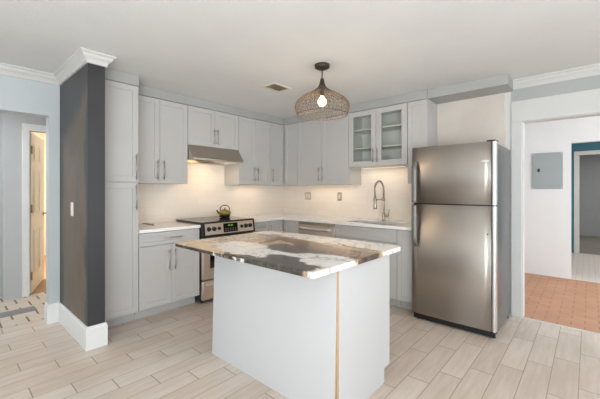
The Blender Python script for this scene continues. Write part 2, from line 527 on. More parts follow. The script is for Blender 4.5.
# north wall with the hall opening
w = MB()
w.box(-3.1, -0.5, YN, YN + 0.12, 0, ZC).box(-0.5, 0.735, YN, YN + 0.12, 2.036, ZC).box(0.735, 0.823, YN, YN + 0.12, 0, ZC)
struct('wall_north', w, M['wall_blue'], 'pale grey wall with the opening to the hall', 'wall')
struct('wall_kitchen', MB().box(0.955, XE + 0.12, YN, YN + 0.12, 0, ZC), M['wall_kit'], 'cream wall behind the range', 'wall')
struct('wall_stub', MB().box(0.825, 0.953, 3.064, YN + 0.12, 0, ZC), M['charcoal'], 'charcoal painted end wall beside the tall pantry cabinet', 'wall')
# east wall with wide opening
w = MB()
w.box(XE, XE + 0.12, 0.513, YN, 0, ZC).box(XE, XE + 0.12, -0.9, 0.513, 2.01, ZC).box(XE, XE + 0.12, -3.1, -0.9, 0, ZC)
struct('wall_east', w, M['wall_kit'], 'cream and beige wall behind the sink and refrigerator', 'wall')

# south and west walls with windows (behind the camera)
def wall_with_windows(name, label, axis, at0, at1, a0, a1, wins, z0, z1):
    w = MB()
    def bx(p, q, za, zb):
        if axis == 'y':
            w.box(p, q, at0, at1, za, zb)
        else:
            w.box(at0, at1, p, q, za, zb)
    cur = a0
    for (p, q) in wins:
        bx(cur, p, 0, ZC); bx(p, q, 0, z0); bx(p, q, z1, ZC); cur = q
    bx(cur, a1, 0, ZC)
    struct(name, w, M['wall_white'], label, 'wall')
wall_with_windows('wall_south', 'white wall with two wide windows behind the viewer', 'y', -3.12, -3.0, -3.1, 12.5,
                  [(-1.95, 0.15), (1.05, 3.15), (4.2, 6.0)], 0.45, 2.25)
wall_with_windows('wall_west', 'white wall with one wide window', 'x', -3.12, -3.0, -3.0, YN, [(-0.15, 1.95)], 0.45, 2.25)
def window(i, axis, at, p, q, z0, z1):
    f = MB(); g = MB()
    def bx(mb, a, b, za, zb, d0, d1):
        if axis == 'y':
            mb.box(a, b, at + d0, at + d1, za, zb)
        else:
            mb.box(at + d0, at + d1, a, b, za, zb)
    t = 0.05
    for (a, b, za, zb) in ((p, p + t, z0, z1), (q - t, q, z0, z1), (p + t, q - t, z0, z0 + t), (p + t, q - t, z1 - t, z1),
                           ((p + q) / 2 - 0.02, (p + q) / 2 + 0.02, z0 + t, z1 - t)):
        bx(f, a, b, za, zb, -0.09, -0.03)
    o = struct('window_%d' % i, f, M['white_trim'], 'white framed window in the wall behind the viewer', 'window')
    bx(g, p + t, q - t, z0 + t, z1 - t, -0.063, -0.058)
    g.done('pane', M['glass'], o)
window(1, 'y', -3.0, -1.95, 0.15, 0.45, 2.25)
window(2, 'y', -3.0, 1.05, 3.15, 0.45, 2.25)
window(3, 'x', -3.0, -0.15, 1.95, 0.45, 2.25)
window(4, 'y', -3.0, 4.2, 6.0, 0.45, 2.25)

# hall and the room behind it
w = MB()
w.box(0.525, 0.768, 5.17, 5.27, 0, ZC).box(0.525, 0.60, 5.27, 5.56, 0, ZC).box(0.768, 1.59, 5.17, 5.27, 2.045, ZC).box(1.59, 1.85, 5.17, 5.27, 0, ZC)
struct('wall_hall_back', w, M['wall_grey'], 'pale grey hall wall with the open white door', 'wall')
struct('wall_hall_recess', MB().box(-1.7, 0.53, 5.45, 5.55, 0, ZC), M['wall_grey'], 'recessed grey hall wall', 'wall')
struct('wall_hall_side', MB().box(1.75, 1.85, YN + 0.12, 5.17, 0, ZC), M['wall_grey'], 'side wall of the hall', 'wall')
struct('wall_hall_west', MB().box(-1.7, -1.6, YN + 0.12, 5.45, 0, ZC), M['wall_grey'], 'west side wall of the hall', 'wall')
w = MB()
w.box(0.10, 0.20, 5.56, 8.2, 0, ZC).box(0.2, 3.0, 8.1, 8.2, 0, ZC).box(2.9, 3.0, 5.28, 8.1, 0, ZC)
struct('wall_bedroom', w, M['wall_warm'], 'warm lit walls of the room behind the door', 'wall')
# hall door casing
w = MB()
w.box(0.697, 0.768, 5.150, 5.17, 0, 2.12, 0.004).box(1.59, 1.66, 5.150, 5.17, 0, 2.12, 0.004).box(0.697, 1.66, 5.148, 5.17, 2.045, 2.125, 0.004)
struct('trim_3', w, M['white_trim'], 'white casing around the open hall door', 'door casing')
# six panel door, open
d = thing('door_1', 'white six panel door standing open in warm light', 'door', (0.775, 5.215, 0.012), math.radians(71))
d['kind'] = 'structure'
LW = 0.79
leaf = MB()
def raised(mb, x0, x1, z0, z1, y, s):
    # recessed ogee field with raised centre
    mb.box(x0, x1, min(y, y + s * 0.004), max(y, y + s * 0.004), z0, z1, 0.002)
    mb.box(x0 + 0.03, x1 - 0.03, min(y, y + s * 0.010), max(y, y + s * 0.010), z0 + 0.03, z1 - 0.03, 0.004)
leaf.box(0, LW, -0.018, 0.018, 0, 2.02, 0.002)
for (a, b) in ((0.11, 0.355), (0.435, 0.68)):
    for (za, zb) in ((0.22, 0.80), (0.98, 1.56), (1.66, 1.90)):
        for s_, y_ in ((-1, -0.018), (1, 0.018)):
            raised(leaf, a, b, za, zb, y_, s_)
leaf.done('leaf', M['door_white'], d)
for z_ in (0.22, 1.06, 1.80):
    MB().cyl((-0.006, -0.024, z_ - 0.05), (-0.006, -0.024, z_ + 0.05), 0.009, 10).done('hinge', M['brass'], d)
k = MB()
for s_ in (-1, 1):
    k.lathe([(0.026, 0.0), (0.026, 0.006), (0.010, 0.010), (0.010, 0.03), (0.022, 0.035), (0.028, 0.05), (0.022, 0.064), (0.004, 0.068)] if s_ > 0 else
            [(0.026, 0.0), (0.026, -0.006), (0.010, -0.010), (0.010, -0.03), (0.022, -0.035), (0.028, -0.05), (0.022, -0.064), (0.004, -0.068)],
            (LW - 0.065, s_ * 0.018, 0.96), 18, 'y')
k.done('door_knob', M['brass'], d)

# rooms to the east
w = MB()
w.box(6.2, 6.3, 0.197, 1.6, 0, ZC).box(6.2, 6.3, -0.75, 0.197, 2.0, ZC).box(6.2, 6.3, -3.0, -0.75, 0, ZC)
struct('wall_far_partition', w, M['wall_white'], 'white partition wall that carries the grey breaker panel', 'wall')
struct('wall_brick_room', MB().box(XE + 0.12, 12.5, 1.6, 1.7, 0, ZC), M['wall_white'], 'north side wall of the brick floored room', 'wall')
w = MB()
w.box(8.82, 8.92, 0.155, 1.6, 0, ZC).box(8.82, 8.92, -0.75, 0.155, 2.02, ZC).box(8.82, 8.92, -3.0, -0.75, 0, ZC)
struct('wall_teal', w, M['teal'], 'teal painted wall with a white cased doorway', 'wall')
w = MB()
w.box(8.795, 8.82, 0.155, 0.235, 0, 2.10, 0.004).box(8.795, 8.82, -0.83, -0.75, 0, 2.10, 0.004).box(8.793, 8.82, -0.83, 0.235, 2.02, 2.103, 0.004)
w.box(8.82, 8.92, 0.148, 0.157, 0, 2.02)
struct('trim_4', w, M['white_trim'], 'white casing around the doorway in the teal wall', 'door casing')
struct('wall_far_room', MB().box(12.35, 12.5, -3.0, 1.6, 0, ZC), M['wall_grey'], 'grey end wall of the dim far room', 'wall')

# casing of the wide opening
w = MB()
w.box(XE - 0.018, XE, 0.513, 0.605, 0, 2.01, 0.003)
w.box(XE - 0.018, XE, -0.98, 0.605, 2.01, 2.227, 0.003)
w.box(XE - 0.018, XE, -0.98, -0.9, 0, 2.01, 0.003)
w.box(XE, XE + 0.122, 0.505, 0.5135, 0, 2.01)
w.box(XE, XE + 0.122, -0.9, 0.505, 2.003, 2.011)
struct('trim_5', w, M['casing'], 'wide flat white casing around the opening to the brick floored room', 'door casing')
struct('trim_12', MB().box(XE - 0.006, XE, -2.98, 0.605, 2.227, 2.352), M['band'], 'grey painted band between casing and crown moulding', 'wall band')

# crown moulding swept along a path (profile: out from wall, down from ceiling)
CROWN = [(0, 0), (0.066, 0), (0.066, -0.012), (0.050, -0.022), (0.042, -0.040), (0.022, -0.058), (0.014, -0.072), (0.014, -0.088), (0, -0.088)]
def sweep(path, prof, m, name, label, zt, closed=False):
    """path 2D, room side lies on the right of travel"""
    mb = MB()
    P = [Vector((p[0], p[1])) for p in path]
    rings = []
    n = len(P)
    for i, p in enumerate(P):
        d0 = (P[i] - P[i - 1]).normalized() if i > 0 else (P[1] - P[0]).normalized()
        d1 = (P[i + 1] - P[i]).normalized() if i < n - 1 else d0
        n0 = Vector((d0.y, -d0.x)); n1 = Vector((d1.y, -d1.x))
        mit = (n0 + n1); mit = mit / mit.dot(n0) if mit.length > 1e-6 else n0
        rings.append([mb.bm.verts.new((p.x + mit.x * o, p.y + mit.y * o, zt + z)) for o, z in prof])
    for i in range(n - 1):
        A, B = rings[i], rings[i + 1]
        for k in range(len(prof)):
            kk = (k + 1) % len(prof)
            mb.bm.faces.new((A[k], A[kk], B[kk], B[k]))
    mb.bm.faces.new(rings[0]); mb.bm.faces.new(rings[-1])
    return struct(name, mb, m, label, 'moulding')
sweep([(-3.0, YN), (0.825, YN), (0.825, 3.064), (0.953, 3.064), (0.953, 3.30)], CROWN, M['crown'], 'trim_6', 'white crown moulding wrapping the charcoal end wall', ZC)
sweep([(XE, 0.585), (XE, -3.0)], CROWN, M['crown'], 'trim_7', 'white crown moulding above the wide opening', ZC)
BASE = [(0, 0.19), (0.008, 0.19), (0.010, 0.175), (0.016, 0.165), (0.016, 0.0), (0, 0.0)]
sweep([(0.735, YN + 0.12), (0.735, YN), (0.825, YN), (0.825, 3.064), (0.953, 3.064), (0.953, 3.33)], BASE, M['white_trim'], 'baseboard_stub', 'tall white baseboard wrapping the charcoal end wall', 0.0)

# ---------------------------------------------------------------- cabinets
G = 0.0015
def shaker(mb, x0, x1, z0, z1, y0=0.0, th=0.02, rail=0.055, rec=0.008):
    """shaker front: frame of rails and stiles round a recessed field; y0 = front, depth towards +y"""
    v = {}
    def ringv(a0, a1, b0, b1, y):
        return [mb.bm.verts.new(p) for p in ((a0, y, b0), (a1, y, b0), (a1, y, b1), (a0, y, b1))]
    e = 0.0012
    A = ringv(x0, x1, z0, z1, y0 + th)
    B = ringv(x0, x1, z0, z1, y0 + e)
    C = ringv(x0 + e, x1 - e, z0 + e, z1 - e, y0)
    D = ringv(x0 + rail, x1 - rail, z0 + rail, z1 - rail, y0)
    E_ = ringv(x0 + rail + 0.002, x1 - rail - 0.002, z0 + rail + 0.002, z1 - rail - 0.002, y0 + rec)
    for P, Q in ((A, B), (B, C), (C, D), (D, E_)):
        for i in range(4):
            j = (i + 1) % 4
            mb.bm.faces.new((P[i], P[j], Q[j], Q[i]))
    mb.bm.faces.new(E_); mb.bm.faces.new(A[::-1])
    return mb

def pull(parent, x, z, length, vertical=True, y=0.0):
    """slim bar pull on two posts, in front of y"""
    mb = MB()
    r = 0.0055; out = y - 0.032; h = length / 2; q = h - 0.025
    if vertical:
        mb.cyl((x, out, z - h), (x, out, z + h), r, 10)
        for s_ in (-1, 1):
            mb.cyl((x, out, z + s_ * q), (x, y, z + s_ * q), 0.0045, 8)
    else:
        mb.cyl((x - h, out, z), (x + h, out, z), r, 10)
        for s_ in (-1, 1):
            mb.cyl((x + s_ * q, out, z), (x + s_ * q, y, z), 0.0045, 8)
    return mb.done('handle', M['nickel'], parent)

def front(parent, name, x0, x1, z0, z1, rail=0.055, handle=None, m='cab'):
    o = shaker(MB(), x0 + G, x1 - G, z0 + G, z1 - G, 0.0, 0.02, rail).done(name, M[m], parent)
    if handle:
        pull(o, *handle)
    return o

RW = -PI / 2        # turn for cabinets on the east wall: local x runs towards -Y, local y towards +X
ZT = 2.335
# --- north wall, from the pantry to the corner
p = thing('pantry_cabinet', 'tall grey pantry cabinet beside the charcoal end wall', 'cabinet', (0.956, 3.33, 0))
Wd = 0.378
MB().box(0.02, Wd, 0.021, YN - 3.33 - 0.002, 0.1, ZT).done('body', M['cab'], p)
MB().box(0.022, Wd - 0.001, 0.098, 0.112, 0.0, 0.0995).done('toe_kick', M['cab'], p)
front(p, 'door', 0.02, Wd, 0.105, 1.383, handle=(Wd - 0.03, 1.24, 0.25))
front(p, 'door', 0.02, Wd, 1.389, ZT - 0.002, handle=(Wd - 0.03, 1.535, 0.25))

p = thing('base_cabinet', 'grey base cabinet with one drawer over two doors between pantry and range', 'cabinet', (1.337, 3.33, 0))
Wd = 0.670
MB().box(0, Wd, 0.021, 0.617, 0.1, 0.878).done('body', M['cab'], p)
MB().box(0.001, Wd - 0.001, 0.098, 0.112, 0.0, 0.0995).done('toe_kick', M['cab'], p)
front(p, 'drawer', 0, Wd, 0.742, 0.873, 0.035, (0.345, 0.808, 0.21, False))
front(p, 'door', 0, Wd / 2, 0.105, 0.736, handle=(Wd / 2 - 0.032, 0.575, 0.22))
front(p, 'door', Wd / 2, Wd, 0.105, 0.736, handle=(Wd / 2 + 0.032, 0.575, 0.22))

p = thing('base_cabinet', 'narrow grey base cabinet with a drawer just right of the range', 'cabinet', (2.780, 3.33, 0))
Wd = 0.290
MB().box(0, Wd, 0.021, 0.617, 0.1, 0.878).done('body', M['cab'], p)
MB().box(0.001, Wd - 0.001, 0.098, 0.112, 0.0, 0.0995).done('toe_kick', M['cab'], p)
front(p, 'drawer', 0, Wd, 0.742, 0.873, 0.035, (Wd / 2, 0.808, 0.13, False))
front(p, 'door', 0, Wd, 0.105, 0.736, handle=(0.035, 0.60, 0.20))

XF = 3.36
p = thing('corner_base_cabinet', 'grey corner base cabinet with two hinged leaves meeting in the inner corner', 'cabinet', (XF, 3.33, 0))
cx0, cy0 = 3.073 - XF, 3.033 - 3.33
MB().prism([(cx0, 0.021), (0.021, 0.021), (0.021, cy0), (XE - XF - 0.02, cy0), (XE - XF - 0.02, 0.617), (cx0, 0.617)], 0.1, 0.878, 'z').done('body', M['cab'], p)
MB().prism([(cx0, 0.098), (0.098, 0.098), (0.098, cy0), (0.112, cy0), (0.112, 0.112), (cx0, 0.112)], 0.0, 0.0995, 'z').done('toe_kick', M['cab'], p)
front(p, 'door', cx0, -0.002, 0.105, 0.873, 0.05, (cx0 + 0.03, 0.74, 0.18))
o = front(p, 'door', 0.022, -cy0, 0.105, 0.873, 0.05)
o.rotation_euler = (0, 0, RW)

# upper cabinets north
YU = 3.61; DU = YN - YU - 0.002
p = thing('wall_cabinet', 'grey two door wall cabinet between the pantry and the range hood', 'cabinet', (1.337, YU, 1.383))
Wd = 0.680; hh = ZT - 1.383
MB().box(0, Wd, 0.021, DU, 0, hh).done('body', M['cab'], p)
front(p, 'door', 0, Wd / 2, 0, hh - 0.002, handle=(Wd / 2 - 0.035, 0.15, 0.22))
front(p, 'door', Wd / 2, Wd, 0, hh - 0.002, handle=(Wd / 2 + 0.035, 0.15, 0.22))
p = thing('wall_cabinet', 'short grey two door wall cabinet above the range hood', 'cabinet', (2.021, YU, 1.858))
Wd = 0.757; hh = ZT - 1.858
MB().box(0, Wd, 0.021, DU, 0, hh).done('body', M['cab'], p)
front(p, 'door', 0, Wd / 2, 0, hh - 0.002, handle=(Wd / 2 - 0.025, 0.13, 0.20))
front(p, 'door', Wd / 2, Wd, 0, hh - 0.002, handle=(Wd / 2 + 0.025, 0.13, 0.20))
p = thing('wall_cabinet', 'grey wall cabinet to the right of the range hood with a cream lit side', 'cabinet', (2.782, YU, 1.383))
Wd = 0.590; hh = ZT - 1.383
MB().box(0, Wd, 0.021, DU, 0, hh).done('body', M['cab'], p)
front(p, 'door', 0, Wd / 2, 0, hh - 0.002, 0.05, (Wd / 2 - 0.03, 0.15, 0.20))
front(p, 'door', Wd / 2, Wd, 0, hh - 0.002, 0.05, (Wd / 2 + 0.03, 0.15, 0.20))
XU = 3.665
p = thing('corner_wall_cabinet', 'grey corner wall cabinet with two narrow doors meeting in the inner corner', 'cabinet', (XU, YU, 1.383))
cx0, cy0 = 3.375 - XU, 3.318 - YU
dE = XE - XU - 0.002
MB().prism([(cx0, 0.021), (0.021, 0.021), (0.021, cy0), (dE, cy0), (dE, DU), (cx0, DU)], 0, hh, 'z').done('body', M['cab'], p)
front(p, 'door', cx0, -0.002, 0, hh - 0.002, 0.05, (cx0 + 0.03, 0.15, 0.20))
o = front(p, 'door', 0.022, -cy0, 0, hh - 0.002, 0.05)
o.rotation_euler = (0, 0, RW)

# upper cabinets east
p = thing('wall_cabinet', 'wide grey two door wall cabinet behind the pendant lamp', 'cabinet', (XU, 3.315, 1.383), RW)
Wd = 0.915
MB().box(0, Wd, 0.021, dE, 0, hh).done('body', M['cab'], p)
front(p, 'door', 0, Wd / 2, 0, hh - 0.002, 0.06, (Wd / 2 - 0.032, 0.15, 0.20))
front(p, 'door', Wd / 2, Wd, 0, hh - 0.002, 0.06, (Wd / 2 + 0.032, 0.15, 0.20))

p = thing('glass_wall_cabinet', 'grey wall cabinet with two glass doors above the sink', 'cabinet', (XU, 2.396, 1.612), RW)
Wd = 0.808; hg = ZT - 1.612; T = 0.018
b = MB()
b.box(0, T, 0.021, dE, 0, hg).box(Wd - T, Wd, 0.021, dE, 0, hg).box(T, Wd - T, 0.021, dE, 0, T).box(T, Wd - T, 0.021, dE, hg - T, hg).box(T, Wd - T, dE - 0.008, dE, T, hg - T)
b.done('body', M['cab_in'], p)
for z_ in (0.235, 0.475):
    MB().box(T, Wd - T, 0.05, dE - 0.009, z_, z_ + 0.018).done('shelf', M['cab_in'], p)
def glass_door(parent, x0, x1, hx):
    d = MB()
    r = 0.068; a, b_, c, e = x0 + G, x1 - G, G, hg - 0.002 - G
    d.box(a, a + r, 0, 0.02, c, e, 0.0012).box(b_ - r, b_, 0, 0.02, c, e, 0.0012)
    d.box(a + r, b_ - r, 0, 0.02, c, c + r, 0.0012).box(a + r, b_ - r, 0, 0.02, e - r, e, 0.0012)
    o = d.done('door', M['cab'], parent)
    MB().box(a + r - 0.004, b_ - r + 0.004, 0.009, 0.013, c + r - 0.004, e - r + 0.004).done('pane', M['glass'], o)
    pull(o, hx, 0.13, 0.17)
glass_door(p, 0, Wd / 2, Wd / 2 - 0.03)
glass_door(p, Wd / 2, Wd, Wd / 2 + 0.03)

p = thing('wall_cabinet', 'narrow grey single door wall cabinet next to the refrigerator', 'cabinet', (XU, 1.582, 1.383), RW)
Wd = 0.226
MB().box(0, Wd, 0.021, dE, 0, hh).done('body', M['cab'], p)
front(p, 'door', 0, Wd, 0, hh - 0.002, 0.05)

# fascia boards closing the cabinets to the ceiling
ft = MB().box(0.978, 1.336, 3.322, YN - 0.002, ZT + 0.001, ZC - 0.001, 0.002).box(1.337, 3.656, 3.602, YN - 0.002, ZT + 0.001, ZC - 0.001, 0.002)
struct('trim_8', ft, M['fascia'], 'grey fascia between the north wall cabinets and the ceiling', 'fascia')
ft = MB().box(3.657, XE - 0.002, 1.357, YN - 0.002, ZT + 0.001, ZC - 0.001, 0.002)
struct('trim_9', ft, M['fascia'], 'grey fascia between the sink wall cabinets and the ceiling', 'fascia')
struct('trim_10', MB().box(3.675, XE - 0.002, 0.585, 1.356, ZT + 0.001, ZC - 0.001, 0.002), M['fascia'], 'grey boxed soffit running above the refrigerator', 'soffit')

# --- east wall base units (local x towards -Y)
p = thing('sink_base_cabinet', 'grey sink base cabinet with a wide false drawer front over two doors', 'cabinet', (XF, 2.401, 0), RW)
Wd = 0.828
# open box so the basin hangs inside
b = MB()
b.box(0, 0.018, 0.021, 0.60, 0.1, 0.878).box(Wd - 0.018, Wd, 0.021, 0.60, 0.1, 0.878).box(0.018, Wd - 0.018, 0.021, 0.60, 0.1, 0.118)
b.box(0.018, Wd - 0.018, 0.021, 0.039, 0.118, 0.878)
b.done('body', M['cab'], p)
MB().box(0.001, Wd - 0.001, 0.098, 0.112, 0.0, 0.0995).done('toe_kick', M['cab'], p)
front(p, 'drawer_front', 0, Wd, 0.727, 0.873, 0.04)
front(p, 'door', 0, Wd / 2, 0.105, 0.719, handle=(Wd / 2 - 0.032, 0.60, 0.20))
front(p, 'door', Wd / 2, Wd, 0.105, 0.719, handle=(Wd / 2 + 0.032, 0.60, 0.20))
p = thing('base_cabinet', 'slim grey single door base cabinet next to the refrigerator', 'cabinet', (XF, 1.570, 0), RW)
Wd = 0.192
MB().box(0, Wd, 0.021, 0.62, 0.1, 0.878).done('body', M['cab'], p)
MB().box(0.001, Wd - 0.001, 0.098, 0.112, 0.0, 0.0995).done('toe_kick', M['cab'], p)
front(p, 'door', 0, Wd, 0.105, 0.873, 0.045)

# dishwasher
p = thing('dishwasher', 'stainless dishwasher with a bar handle under the white counter', 'dishwasher', (XF, 3.030, 0), RW)
Wd = 0.626
MB().box(0.003, Wd - 0.003, 0.03, 0.60, 0.1, 0.872).done('body', M['black'], p)
dd = MB().box(0.004, Wd - 0.004, 0.0, 0.029, 0.115, 0.835, 0.003).done('door', M['steel_pale'], p)
hb = MB()
pts = []
for i in range(13):
    t_ = i / 12.0
    pts.append((0.05 + t_ * (Wd - 0.10), -0.022 - 0.022 * math.sin(PI * t_), 0.790))
hb.tube(pts, 0.024, 12)
hb.cyl((0.06, -0.024, 0.790), (0.06, 0.0, 0.790), 0.012, 10).cyl((Wd - 0.06, -0.024, 0.790), (Wd - 0.06, 0.0, 0.790), 0.012, 10)
hb.done('handle', M['steel_bright'], dd)
MB().box(0.004, Wd - 0.004, -0.001, 0.029, 0.839, 0.870, 0.003).done('control_panel', M['steel'], p)
MB().box(0.01, Wd - 0.01, 0.07, 0.09, 0.0, 0.1).done('toe_kick', M['black'], p)

# ---------------------------------------------------------------- worktops
ZQ0, ZQ1 = 0.8795, 0.912
YCF, XCF = 3.308, 3.338
wt = thing('worktop', 'short white quartz worktop between the pantry and the range', 'worktop', (1.337, YCF, ZQ0))
MB().box(0, 0.671, 0, YN - YCF - 0.001, 0, ZQ1 - ZQ0, 0.003).done('slab', M['quartz'], wt)
wt = thing('worktop', 'long white quartz worktop turning the corner with the sink in it', 'worktop', (0, 0, 0))
SX0, SX1, SY0, SY1 = 3.435, 3.755, 1.635, 2.285
mb = MB()
YW, XW = YN - 0.001, XE - 0.001
outer = [(2.779, YCF), (XCF, YCF), (XCF, 1.376), (XW, 1.376), (XW, YW), (2.779, YW)]
hole = rounded_rect(SX0, SX1, SY0, SY1, 0.05, 5)
def slab_with_hole(mb, outer, hole, z0, z1):
    bm = mb.bm
    top = []
    for loop in (outer, hole):
        vs = [bm.verts.new((x, y, z1)) for x, y in loop]
        top.append([bm.edges.new((vs[i], vs[(i + 1) % len(vs)])) for i in range(len(vs))])
    r = bmesh.ops.triangle_fill(bm, use_beauty=True, use_dissolve=False, edges=top[0] + top[1], normal=(0, 0, 1))
    fs = [g for g in r['geom'] if isinstance(g, bmesh.types.BMFace)]
    ex = bmesh.ops.extrude_face_region(bm, geom=fs)
    bmesh.ops.translate(bm, vec=(0, 0, z0 - z1), verts=[g for g in ex['geom'] if isinstance(g, bmesh.types.BMVert)])
slab_with_hole(mb, outer, hole, ZQ0, ZQ1)
mb.done('slab', M['quartz'], wt)
tag(MB().box(2.779, XW - 0.0125, YW - 0.012, YW, ZQ1 + 0.0003, ZQ1 + 0.028, 0.001).done('upstand', M['quartz']), 'low white upstand along the wall right of the range', 'upstand')
tag(MB().box(XW - 0.012, XW, 1.376, YW, ZQ1 + 0.0003, ZQ1 + 0.028, 0.001).done('upstand', M['quartz']), 'low white upstand along the wall behind the sink', 'upstand')

# sink basin
sk = thing('kitchen_sink', 'stainless undermount sink set in the white worktop', 'sink', ((SX0 + SX1) / 2, (SY0 + SY1) / 2, 0.70))
hx, hy = (SX1 - SX0) / 2 + 0.004, (SY1 - SY0) / 2 + 0.004
bm_ = MB()
def loop_at(z, ins, r):
    return [(x, y, z) for x, y in rounded_rect(-hx + ins, hx - ins, -hy + ins, hy - ins, r, 5)]
zt = ZQ0 - 0.70 - 0.001
loops = [loop_at(zt, -0.02, 0.06), loop_at(zt, 0.0, 0.05), loop_at(0.02, 0.006, 0.05), loop_at(0.0, 0.03, 0.05), loop_at(0.0, 0.10, 0.03)]
loops += [loop_at(-0.004, 0.03, 0.05), loop_at(0.018, 0.002, 0.05), loop_at(zt - 0.003, -0.004, 0.05), loop_at(zt - 0.003, -0.02, 0.06)]
inner = [[bm_.bm.verts.new(p_) for p_ in L] for L in loops[:5]]
for A, B in zip(inner, inner[1:]):
    for i in range(len(A)):
        j = (i + 1) % len(A)
        f = bm_.bm.faces.new((A[i], A[j], B[j], B[i])); f.smooth = True
bm_.bm.faces.new(inner[-1])
outerl = [[bm_.bm.verts.new(p_) for p_ in L] for L in loops[5:]]
bm_.bm.faces.new(outerl[0])
for A, B in zip(outerl, outerl[1:]):
    for i in range(len(A)):
        j = (i + 1) % len(A)
        f = bm_.bm.faces.new((A[i], A[j], B[j], B[i])); f.smooth = True
A, B = outerl[-1], inner[0]
for i in range(len(A)):
    j = (i + 1) % len(A)
    bm_.bm.faces.new((A[i], A[j], B[j], B[i]))
bm_.done('basin', M['basin'], sk)
MB().lathe([(0.045, 0.0006), (0.045, 0.004), (0.034, 0.005), (0.030, 0.002), (0.004, 0.002)], (0.02, 0, 0), 24).done('drain', M['steel_bright'], sk)

# faucet
fx, fy = 3.832, 1.972
fa = thing('kitchen_faucet', 'brushed nickel spring faucet standing behind the sink', 'faucet', (fx, fy, ZQ1))
MB().lathe([(0.028, 0.0), (0.028, 0.008), (0.022, 0.012), (0.020, 0.03), (0.020, 0.10), (0.013, 0.108), (0.013, 0.37), (0.015, 0.372), (0.015, 0.39), (0.004, 0.391)], (0, 0, 0), 20).done('riser', M['nickel'], fa)
R = 0.118
arc = []
for i in range(25):
    a = PI * i / 24.0
    arc.append(Vector((-R + R * math.cos(a), 0, 0.39 + R * math.sin(a))))
path = [Vector((0, 0, 0.35)), Vector((0, 0, 0.37))] + arc
end = arc[-1]
for i in range(1, 9):
    path.append(Vector((end.x + 0.012 * math.sin(i / 8 * PI / 2), 0, end.z - i * 0.010)))
hose_end = path[-1]
MB().tube(path, 0.0085, 10).done('hose', M['nickel'], fa)
# spring wound around the arch
dense = []
for a, b in zip(path, path[1:]):
    for k_ in range(8):
        dense.append(a.lerp(b, k_ / 8.0))
coil = []
turns = 46
for i, pnt in enumerate(dense):
    tg = (dense[min(i + 1, len(dense) - 1)] - dense[max(i - 1, 0)]).normalized()
    nrm = Vector((0, 1, 0)); bn = tg.cross(nrm).normalized()
    # finer sampling per segment
    nx = dense[min(i + 1, len(dense) - 1)]
    for k_ in range(2):
        t_ = (i + k_ / 2.0) / len(dense)
        ph = 2 * PI * turns * t_
        coil.append(pnt.lerp(nx, k_ / 2.0) + nrm * (0.0115 * math.cos(ph)) + bn * (0.0115 * math.sin(ph)))
MB().tube(coil, 0.0022, 5).done('spring', M['nickel'], fa)
sh = MB()
sh.lathe([(0.012, 0.0), (0.017, -0.01), (0.017, -0.09), (0.024, -0.125), (0.024, -0.145), (0.018, -0.147)], (hose_end.x, 0, hose_end.z), 18)
sh.done('spray_head', M['nickel'], fa)
MB().cyl((0, 0, 0.275), (hose_end.x + 0.018, 0, 0.275), 0.0065, 10).lathe([(0.0185, 0.262), (0.024, 0.262), (0.024, 0.288), (0.0185, 0.288)], (hose_end.x, 0, 0), 18, closed=True).lathe([(0.0135, 0.258), (0.019, 0.258), (0.019, 0.292), (0.0135, 0.292)], (0, 0, 0), 18, closed=True).done('holder_arm', M['nickel'], fa)
lv = MB().cyl((0, -0.018, 0.07), (0, -0.065, 0.07), 0.014, 14).cyl((0, -0.062, 0.07), (-0.012, -0.085, 0.15), 0.006, 10)
lv.done('lever', M['nickel'], fa)
ag = MB().lathe([(0.024, 0.0), (0.024, 0.004), (0.019, 0.006), (0.019, 0.052), (0.016, 0.058), (0.004, 0.060)], (0, 0, 0), 20)
o = ag.done('air_gap_cap', M['nickel']); o.location = (3.86, 1.60, ZQ1)
tag(o, 'small round metal cap on the white worktop between faucet and refrigerator', 'cap')

# ---------------------------------------------------------------- range and hood
rg = thing('kitchen_range', 'stainless electric range with black glass cooktop', 'range', (2.013, 3.28, 0))
RWd = 0.761
MB().box(0.004, RWd - 0.004, 0.045, 0.60, 0.03, 0.905).done('body', M['black'], rg)
ct = MB().box(0.0, RWd, 0.005, 0.625, 0.925, 0.94, 0.004).box(0.004, RWd - 0.004, 0.03, 0.61, 0.905, 0.925)
cto = ct.done('cooktop', M['black_glass'], rg)
M['burner'] = paint('burner_ring', (74, 66, 60), 0.25, 0.02)
for bx_, by_, br_ in ((0.20, 0.19, 0.105), (0.56, 0.19, 0.085), (0.20, 0.46, 0.085), (0.56, 0.46, 0.105)):
    MB().lathe([(br_, 0.9401), (br_ + 0.004, 0.9401), (br_ + 0.004, 0.9406), (br_, 0.9406)], (bx_, by_, 0), 40, closed=True).done('burner_ring', M['burner'], cto)
# slanted control panel
def slant(mb, x0, x1, z0, z1, th, off=0.0):
    ya = lambda z: -0.022 + (z - 0.775) / 0.155 * 0.024
    poly = [(ya(z0) + off, z0), (ya(z1) + off, z1), (ya(z1) + off + th, z1), (ya(z0) + off + th, z0)]
    mb.prism(poly, x0, x1, 'x')
    return mb
cp = slant(MB(), 0.0, RWd, 0.768, 0.934, 0.05).done('control_panel', M['black'], rg)
slant(MB(), 0.028, RWd - 0.028, 0.790, 0.918, 0.003, -0.003).done('fascia_plate', M['range_steel'], cp)
slant(MB(), 0.275, 0.485, 0.802, 0.908, 0.003, -0.006).done('display', M['black_glass'], cp)
dg = MB()
for gx in (0.345, 0.362, 0.385, 0.402):
    slant(dg, gx, gx + 0.010, 0.873, 0.893, 0.001, -0.0075)
dg.done('display_digits', M['green_led'], cp)
kb = MB()
for gx in range(5):
    for gz in range(2):
        slant(kb, 0.295 + gx * 0.036, 0.313 + gx * 0.036, 0.815 + gz * 0.022, 0.827 + gz * 0.022, 0.001, -0.0075)
M['keypad'] = paint('keypad_grey', (92, 92, 90), 0.5)
kb.done('keypad', M['keypad'], cp)
